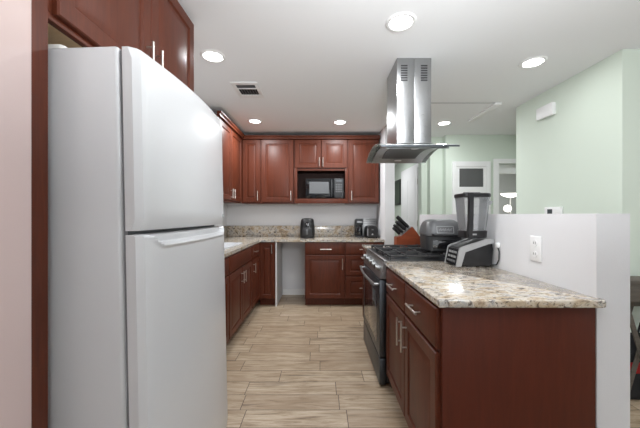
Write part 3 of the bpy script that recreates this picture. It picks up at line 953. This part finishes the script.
# wall outlets on the half wall
def outlet(label, y, z, plug):
    o = thing('wall_outlet', label, 'outlet', (1.1195, y, z))
    bx('cover_plate', 'white_plastic', 1.113, 1.1195, y - 0.04, y + 0.04, z - 0.065, z + 0.065, o, 0.003)
    for dz in (-0.028, 0.028):
        r_ = B().lathe([(0.017, 0), (0.017, 0.003), (0, 0.0032)], (1.1128, y, z + dz), 16, (-1, 0, 0)).build('receptacle', 'white_plastic', o, True)
        k = B()
        k.box(1.1088, 1.1094, y - 0.008, y - 0.0055, z + dz - 0.004, z + dz + 0.008).box(1.1088, 1.1094, y + 0.0055, y + 0.008, z + dz - 0.004, z + dz + 0.008)
        k.build('slots', 'slot', r_)
    return o
outlet('white wall outlet on the half wall above the peninsula worktop', 1.56, 1.075, False)
k = B()
k.tube([(1.104, 2.0, 0.95), (1.112, 1.95, 0.925), (1.112, 1.90, 0.935), (1.112, 1.875, 0.97), (1.112, 1.872, 1.02), (1.112, 1.885, 1.045)], 0.004, 8)
k.build('power_cord', 'black_satin', bl, True)
bx('plug', 'white_plastic', 1.100, 1.1195, 1.872, 1.898, 1.045, 1.075, bl, 0.004)

# ------------------------------------------------------------------ hood
hd = thing('range_hood', 'stainless island range hood with curved glass canopy hanging from the ceiling', 'range hood', (0.70, 2.45, CEIL))
CX0, CX1, CY0, CY1 = 0.58, 0.842, 2.29, 2.636
k = B()
k.box(CX0, (CX0 + CX1) / 2 - 0.001, CY0, CY1, 1.80, CEIL - 0.001, 0.002)
ch = k.build('chimney_half', 'steel', hd, True)
k = B()
k.box((CX0 + CX1) / 2 + 0.001, CX1, CY0, CY1, 1.80, CEIL - 0.001, 0.002)
ch2 = k.build('chimney_half', 'steel', hd, True)
for par, xa in ((ch, CX0 + 0.030), (ch2, CX1 - 0.080)):
    k = B()
    for i in range(7):
        z = CEIL - 0.055 - i * 0.0185
        k.box(xa, xa + 0.05, CY0 - 0.0012, CY0 - 0.0002, z - 0.011, z)
    k.build('vent_slots', 'slot', par)
GX0, GX1, GY0, GY1 = 0.415, 0.955, 2.07, 2.75
def arc(y, edge, crown):
    q = (y - (GY0 + GY1) / 2) / ((GY1 - GY0) / 2)
    return edge + (crown - edge) * (1 - q * q)
ys = [GY0 + (GY1 - GY0) * i / 18 for i in range(19)]
k = B()
k.loft([[Vector((x, y, arc(y, 1.725, 1.79) + dz)) for x, dz in ((GX0, 0), (GX1, 0), (GX1, 0.007), (GX0, 0.007))] for y in ys])
k.build('glass_canopy', 'hood_glass', hd, True, 25)
k = B()
bys = [2.11 + 0.60 * i / 14 for i in range(15)]
k.loft([[Vector((x, y, arc(y, 1.725, 1.79) + dz)) for x, dz in ((0.46, -0.022), (0.90, -0.022), (0.90, -0.001), (0.46, -0.001))] for y in bys])
k.build('canopy_body', 'steel', hd, True, 25)
k = B()
k.box(0.57, 0.852, 2.28, 2.646, 1.7972, 1.7995)
k.build('mounting_plate', 'steel', hd)
k = B()
fy = [2.21 + 0.40 * i / 12 for i in range(13)]
k.loft([[Vector((x, y, arc(y, 1.725, 1.79) + dz)) for x, dz in ((0.53, -0.028), (0.82, -0.028), (0.82, -0.0225), (0.53, -0.0225))] for y in fy])
fl = k.build('grease_filter', 'filter', hd, True, 25)
for y in (2.165, 2.655):
    B().lathe([(0.03, 0), (0.03, -0.004), (0, -0.0045)], (0.68, y, arc(y, 1.725, 1.79) - 0.0235), 18).build('hood_lamp', 'white_plastic', hd, True)
bx('control_strip', 'black_gloss', 0.4575, 0.4595, 2.34, 2.50, 1.768, 1.783, hd)
k = B()
k.loft([[Vector((x, y, arc(y, 1.725, 1.79) + dz)) for x, dz in ((GX0, -0.002), (GX1, -0.002), (GX1, 0.009), (GX0, 0.009))] for y in (GY0 - 0.005, GY0 - 0.0005)])
k.build('edge_trim', 'dark_steel', hd)

# ------------------------------------------------------------------ microwave
mw = thing('microwave', 'black countertop microwave in the niche of the upper cabinets', 'microwave', (0.07, 4.52, 1.4905))
bx('body', 'black', -0.225, 0.335, 4.405, 4.66, 1.498, 1.785, mw, 0.005)
for fx in (-0.19, 0.30):
    for fyy in (4.44, 4.63):
        B().lathe([(0.012, 0.0003), (0.012, 0.008)], (fx, fyy, 1.4905), 10).build('foot', 'black', mw, True)
dd = bx('door', 'black_gloss', -0.222, 0.19, 4.385, 4.4045, 1.50, 1.783, mw, 0.004)
bx('door_window', 'mw_glass', -0.17, 0.115, 4.3835, 4.3848, 1.565, 1.735, dd)
bx('handle', 'black_satin', 0.145, 0.165, 4.362, 4.384, 1.52, 1.765, dd, 0.005)
cpn = bx('control_panel', 'black_satin', 0.192, 0.332, 4.385, 4.4045, 1.50, 1.783, mw, 0.004)
bx('display', 'display', 0.215, 0.31, 4.3835, 4.3848, 1.735, 1.765, cpn)
for i in range(4):
    for j in range(3):
        bx('button', 'grey_plastic', 0.216 + j * 0.034, 0.240 + j * 0.034, 4.3835, 4.3848, 1.585 + i * 0.033, 1.603 + i * 0.033, cpn)
k = B()
k.tube([(0.30, 4.375, 1.492 + 0.004), (0.312, 4.37, 1.54), (0.325, 4.372, 1.60), (0.342, 4.39, 1.58), (0.348, 4.42, 1.52), (0.35, 4.5, 1.497)], 0.005, 8)
k.build('power_cord', 'grey_plastic', mw, True)

# ------------------------------------------------------------------ small appliances on the back worktop
af = thing('air_fryer', 'black egg-shaped air fryer on the back worktop under the microwave', 'air fryer', (-0.2, 4.42, Z1))
def ar(w, d, z, r):
    return [Vector((-0.2 + x, 4.42 + y, z)) for x, y in rrect(-w / 2, w / 2, -d / 2, d / 2, r)]
k = B()
k.loft([ar(0.18, 0.19, Z1 + 0.001, 0.06), ar(0.21, 0.22, Z1 + 0.012, 0.07), ar(0.215, 0.225, Z1 + 0.10, 0.07), ar(0.20, 0.21, Z1 + 0.20, 0.065), ar(0.18, 0.19, Z1 + 0.265, 0.06), ar(0.15, 0.16, Z1 + 0.282, 0.05), ar(0.09, 0.10, Z1 + 0.288, 0.04)])
k.build('body', 'black', af, True, 50)
k = B()
k.loft([[Vector((-0.2 + x, 4.3045 + yo, z)) for x, z in rrect(-0.068 + ins_, 0.068 - ins_, Z1 + 0.03 + ins_, Z1 + 0.145 - ins_, 0.02)] for ins_, yo in ((0, 0.0), (0, -0.008), (0.005, -0.012))])
dw = k.build('basket_drawer', 'black_satin', af, True)
k = B()
k.box(-0.213, -0.187, 4.262, 4.292, Z1 + 0.055, Z1 + 0.13, 0.006)
k.build('handle', 'grey_plastic', dw, True)
k = B().lathe([(0.038, 0), (0.038, 0.006), (0.03, 0.009), (0, 0.0095)], (-0.2, 4.316, Z1 + 0.195), 20, (0, -1, 0.15))
k.build('dial', 'black_gloss', af, True)

cm = thing('coffee_maker', 'slim black coffee maker on the back worktop beside the toaster', 'coffee maker', (0.58, 4.5, Z1))
bx('base', 'black', 0.515, 0.625, 4.40, 4.60, Z1 + 0.001, Z1 + 0.03, cm, 0.004)
bx('tower', 'black', 0.515, 0.625, 4.51, 4.60, Z1 + 0.0305, Z1 + 0.27, cm, 0.006)
bx('brew_head', 'black_satin', 0.52, 0.62, 4.42, 4.5095, Z1 + 0.185, Z1 + 0.28, cm, 0.008)
B().lathe([(0.035, 0.001), (0.042, 0.01), (0.042, 0.10), (0.03, 0.125), (0.03, 0.13)], (0.57, 4.455, Z1 + 0.031), 20).build('carafe', 'black_gloss', cm, True)
B().tube([(0.525, 4.43, Z1 + 0.12), (0.505, 4.42, Z1 + 0.11), (0.505, 4.42, Z1 + 0.06), (0.528, 4.435, Z1 + 0.05)], 0.006, 8).build('carafe_handle', 'black', cm, True)
bx('water_tank', 'mw_glass', 0.52, 0.62, 4.6005, 4.66, Z1 + 0.03, Z1 + 0.25, cm, 0.004)
bx('trim_band', 'steel', 0.53, 0.61, 4.4185, 4.4198, Z1 + 0.225, Z1 + 0.238, cm)

ts = thing('toaster', 'black two-slice toaster with rounded top at the right end of the back worktop', 'toaster', (0.745, 4.44, Z1))
k = B()
tp = [(0.665, 0.012), (0.66, 0.03), (0.662, 0.12), (0.675, 0.155), (0.70, 0.175), (0.79, 0.175), (0.815, 0.155), (0.828, 0.12), (0.83, 0.03), (0.825, 0.012)]
k.prism(tp, lambda p, d_: Vector((p[0], d_, Z1 + p[1])), 4.34, 4.60)
bmesh.ops.bevel(k.bm, geom=[e for e in k.bm.edges], offset=0.004, segments=2, affect='EDGES')
k.build('shell', 'black', ts, True)
for xx in (0.685, 0.805):
    for yy in (4.37, 4.57):
        B().lathe([(0.01, 0.0005), (0.01, 0.0122)], (xx, yy, Z1), 10).build('foot', 'black_satin', ts, True)
bx('front_trim', 'silver_plastic', 0.672, 0.682, 4.336, 4.3395, Z1 + 0.03, Z1 + 0.14, ts, 0.001)
bx('lever', 'grey_plastic', 0.732, 0.758, 4.318, 4.3395, Z1 + 0.115, Z1 + 0.13, ts, 0.003)
B().lathe([(0.012, 0), (0.011, 0.012), (0, 0.0125)], (0.745, 4.3393, Z1 + 0.055), 14, (0, -1, 0)).build('dial', 'silver_plastic', ts, True)
for xx in (0.712, 0.762):
    bx('slot', 'slot', xx - 0.012, xx + 0.012, 4.38, 4.56, Z1 + 0.1752, Z1 + 0.1765, ts)
bb = thing('bread_box', 'low brushed steel bread bin behind the black toaster', 'bread bin', (0.74, 4.65, Z1))
k = B()
k.box(0.632, 0.85, 4.625, 4.684, Z1 + 0.001, Z1 + 0.262, 0.008)
k.build('bin', 'silver_plastic', bb, True)
bx('bin_lid', 'steel', 0.63, 0.852, 4.623, 4.685, Z1 + 0.2625, Z1 + 0.28, bb, 0.004)
for zz in (0.205, 0.23):
    bx('rib', 'grey_plastic', 0.645, 0.84, 4.6235, 4.6248, Z1 + zz, Z1 + zz + 0.006, bb)

# ------------------------------------------------------------------ ceiling fittings
LIGHTS = [(0.497, 1.865, 'recessed ceiling light in front of the range hood, nearest the camera'),
          (-0.815, 2.264, 'recessed ceiling light beside the cabinet over the refrigerator'),
          (1.663, 2.353, 'recessed ceiling light beside the pale green wall'),
          (-0.843, 3.83, 'recessed ceiling light before the upper cabinets in the back left corner'),
          (0.245, 3.87, 'recessed ceiling light before the upper cabinets right of the microwave'),
          (1.604, 3.91, 'recessed ceiling light beyond the hood beside the ceiling hatch')]
def can(x, y, label, power):
    o = thing('recessed_light', label, 'ceiling light', (x, y, CEIL), 'recessed ceiling lights')
    B().loft([[Vector((x + r * math.cos(a), y + r * math.sin(a), z)) for a in [2 * PI * i / 32 for i in range(32)]] for r, z in ((0.066, CEIL - 0.0005), (0.094, CEIL - 0.0005), (0.094, CEIL - 0.004), (0.086, CEIL - 0.010), (0.072, CEIL - 0.009))], False, False, True).build('trim_ring', 'white_plastic', o, True)
    B().lathe([(0.065, -0.0005), (0.065, -0.005), (0, -0.0055)], (x, y, CEIL), 32).build('lens', 'lens', o, True)
    d_ = bpy.data.lights.new('can_lamp', 'AREA')
    d_.shape = 'DISK'
    d_.size = 0.13
    d_.energy = power
    d_.color = (0.95, 0.98, 1.0)
    l_ = bpy.data.objects.new('can_lamp', d_)
    C.objects.link(l_)
    l_.location = (0, 0, -0.012)
    l_.parent = o
for x, y, lb in LIGHTS:
    can(x, y, lb, CAN_POWER * (0.3 if x > 1.65 else 1.9 if y > 3.5 and x < 1 else 1.0))

v = thing('ceiling_vent', 'square white air vent with dark slots on the ceiling', 'air vent', (-0.70, 2.88, CEIL))
VX0, VX1, VY0, VY1 = -0.82, -0.575, 2.70, 3.05
k = B()
k.box(VX0, VX1, VY0, VY0 + 0.05, CEIL - 0.010, CEIL - 0.0005, 0.002).box(VX0, VX1, VY1 - 0.07, VY1, CEIL - 0.010, CEIL - 0.0005, 0.002)
k.box(VX0, VX0 + 0.035, VY0 + 0.0505, VY1 - 0.0705, CEIL - 0.010, CEIL - 0.0005, 0.002).box(VX1 - 0.035, VX1, VY0 + 0.0505, VY1 - 0.0705, CEIL - 0.010, CEIL - 0.0005, 0.002)
k.box(VX0 + 0.036, VX1 - 0.036, 2.822, 2.842, CEIL - 0.010, CEIL - 0.0005, 0.002)
k.build('frame', 'white_plastic', v, True)
bx('duct', 'slot', VX0 + 0.0355, VX1 - 0.0355, VY0 + 0.051, VY1 - 0.071, CEIL - 0.0025, CEIL - 0.0008, v)
for i in range(3):
    y_ = 2.768 + i * 0.019
    bx('louvre', 'grey_plastic', VX0 + 0.036, VX1 - 0.036, y_, y_ + 0.003, CEIL - 0.010, CEIL - 0.003, v)
for i in range(6):
    x_ = VX0 + 0.058 + i * 0.026
    bx('louvre', 'grey_plastic', x_, x_ + 0.003, 2.843, 2.978, CEIL - 0.010, CEIL - 0.003, v)

# ------------------------------------------------------------------ things on the green walls
dc = thing('door_chime', 'white door chime box high on the pale green wall', 'door chime', (2.18, 2.88, 2.2))
bx('back_plate', 'white_plastic', 2.172, 2.1795, 2.78, 2.98, 2.19, 2.295, dc, 0.002)
k = B()
k.box(2.138, 2.1715, 2.775, 2.985, 2.185, 2.30, 0.006)
k.build('cover', 'white_plastic', dc, True)
tm = thing('thermostat', 'small white thermostat with dark display on the green wall', 'thermostat', (2.18, 2.8, 1.24))
bx('case', 'white_plastic', 2.158, 2.1795, 2.70, 2.90, 1.20, 1.325, tm, 0.004)
bx('display', 'display', 2.1565, 2.1578, 2.80, 2.86, 1.25, 1.305, tm)
pc = thing('framed_picture', 'narrow dark framed print on the far hallway wall behind the knife block', 'picture', (1.755, 7.2, 1.6))
k = B()
k.box(1.776, 1.7995, 6.75, 7.35, 1.48, 2.06, 0.003)
k.build('frame', 'black', pc, True)
bx('print', 'picture', 1.774, 1.7757, 6.80, 7.30, 1.53, 2.01, pc)

lp = thing('floor_lamp', 'white floor lamp with bowl shade and glowing globe seen through the doorway', 'lamp', (3.95, 6.4, 0))
B().lathe([(0.14, 0.001), (0.14, 0.015), (0.02, 0.03), (0.012, 0.03), (0.012, 1.62), (0.0, 1.62)], (3.98, 6.3, 0), 24).build('pole', 'white_plastic', lp, True)
B().lathe([(0.02, 1.621), (0.06, 1.622), (0.15, 1.66), (0.19, 1.70), (0.183, 1.70), (0.14, 1.668), (0.03, 1.64), (0.0, 1.64)], (3.98, 6.3, 0), 28).build('bowl_shade', 'glow', lp, True)
B().tube([(3.967, 6.298, 1.28), (3.93, 6.27, 1.29), (3.90, 6.25, 1.31)], 0.006, 8).build('arm', 'white_plastic', lp, True)
B().lathe([(0.0001, -0.075), (0.04, -0.064), (0.068, -0.03), (0.075, 0), (0.068, 0.03), (0.04, 0.064), (0.0001, 0.075)], (3.88, 6.24, 1.385), 20).build('globe_shade', 'glow', lp, True)

# ------------------------------------------------------------------ console table with things below, far right
ct = thing('console_table', 'weathered grey wooden console table with crossed legs against the green wall', 'table', (2.6, 2.07, 0))
bx('table_top', 'table_wood', 2.0, 3.2, 1.985, 2.15, 0.785, 0.813, ct, 0.004)
bx('apron', 'table_wood', 2.02, 3.18, 1.995, 2.14, 0.67, 0.7845, ct, 0.002)
for yy in (1.995, 2.125):
    for xa in (2.03, 2.97):
        for xb, xc, dy in ((xa, xa + 0.20, 0.0), (xa + 0.20, xa, 0.0085)):
            k = B()
            k.loft([[Vector((x + ex, yy + dy + ey, z)) for ex, ey in ((-0.016, 0), (0.016, 0), (0.016, 0.008), (-0.016, 0.008))] for x, z in ((xb, 0.6695), (xc, 0.001))])
            k.build('leg', 'table_wood', ct)
bx('stretcher', 'table_wood', 2.05, 3.17, 2.068, 2.088, 0.62, 0.6695, ct, 0.002)
bg = thing('tote_bag', 'black bag with red band and white patch on the floor under the console table', 'bag', (2.26, 2.068, 0))
def br(w, d, z, r=0.025):
    return [Vector((2.26 + x, 2.068 + y, z)) for x, y in rrect(-w / 2, w / 2, -d / 2, d / 2, r)]
k = B()
k.loft([br(0.38, 0.075, 0.001), br(0.40, 0.09, 0.03), br(0.40, 0.09, 0.18)])
k.build('bag_bottom', 'black_cloth', bg, True)
k = B()
k.loft([br(0.40, 0.09, 0.1805), br(0.40, 0.09, 0.255)])
k.build('red_band', 'red', bg, True)
k = B()
k.loft([br(0.40, 0.09, 0.2555), br(0.38, 0.08, 0.34), br(0.30, 0.05, 0.43, 0.02)])
k.build('bag_top', 'black_cloth', bg, True)
bx('white_patch', 'white_cloth', 2.17, 2.26, 2.018, 2.0225, 0.13, 0.30, bg)
for dy in (-0.015, 0.015):
    B().tube([(2.20, 2.068 + dy, 0.431), (2.22, 2.068 + dy, 0.50), (2.26, 2.068 + dy, 0.53), (2.30, 2.068 + dy, 0.50), (2.32, 2.068 + dy, 0.431)], 0.006, 8).build('strap', 'black_cloth', bg, True)
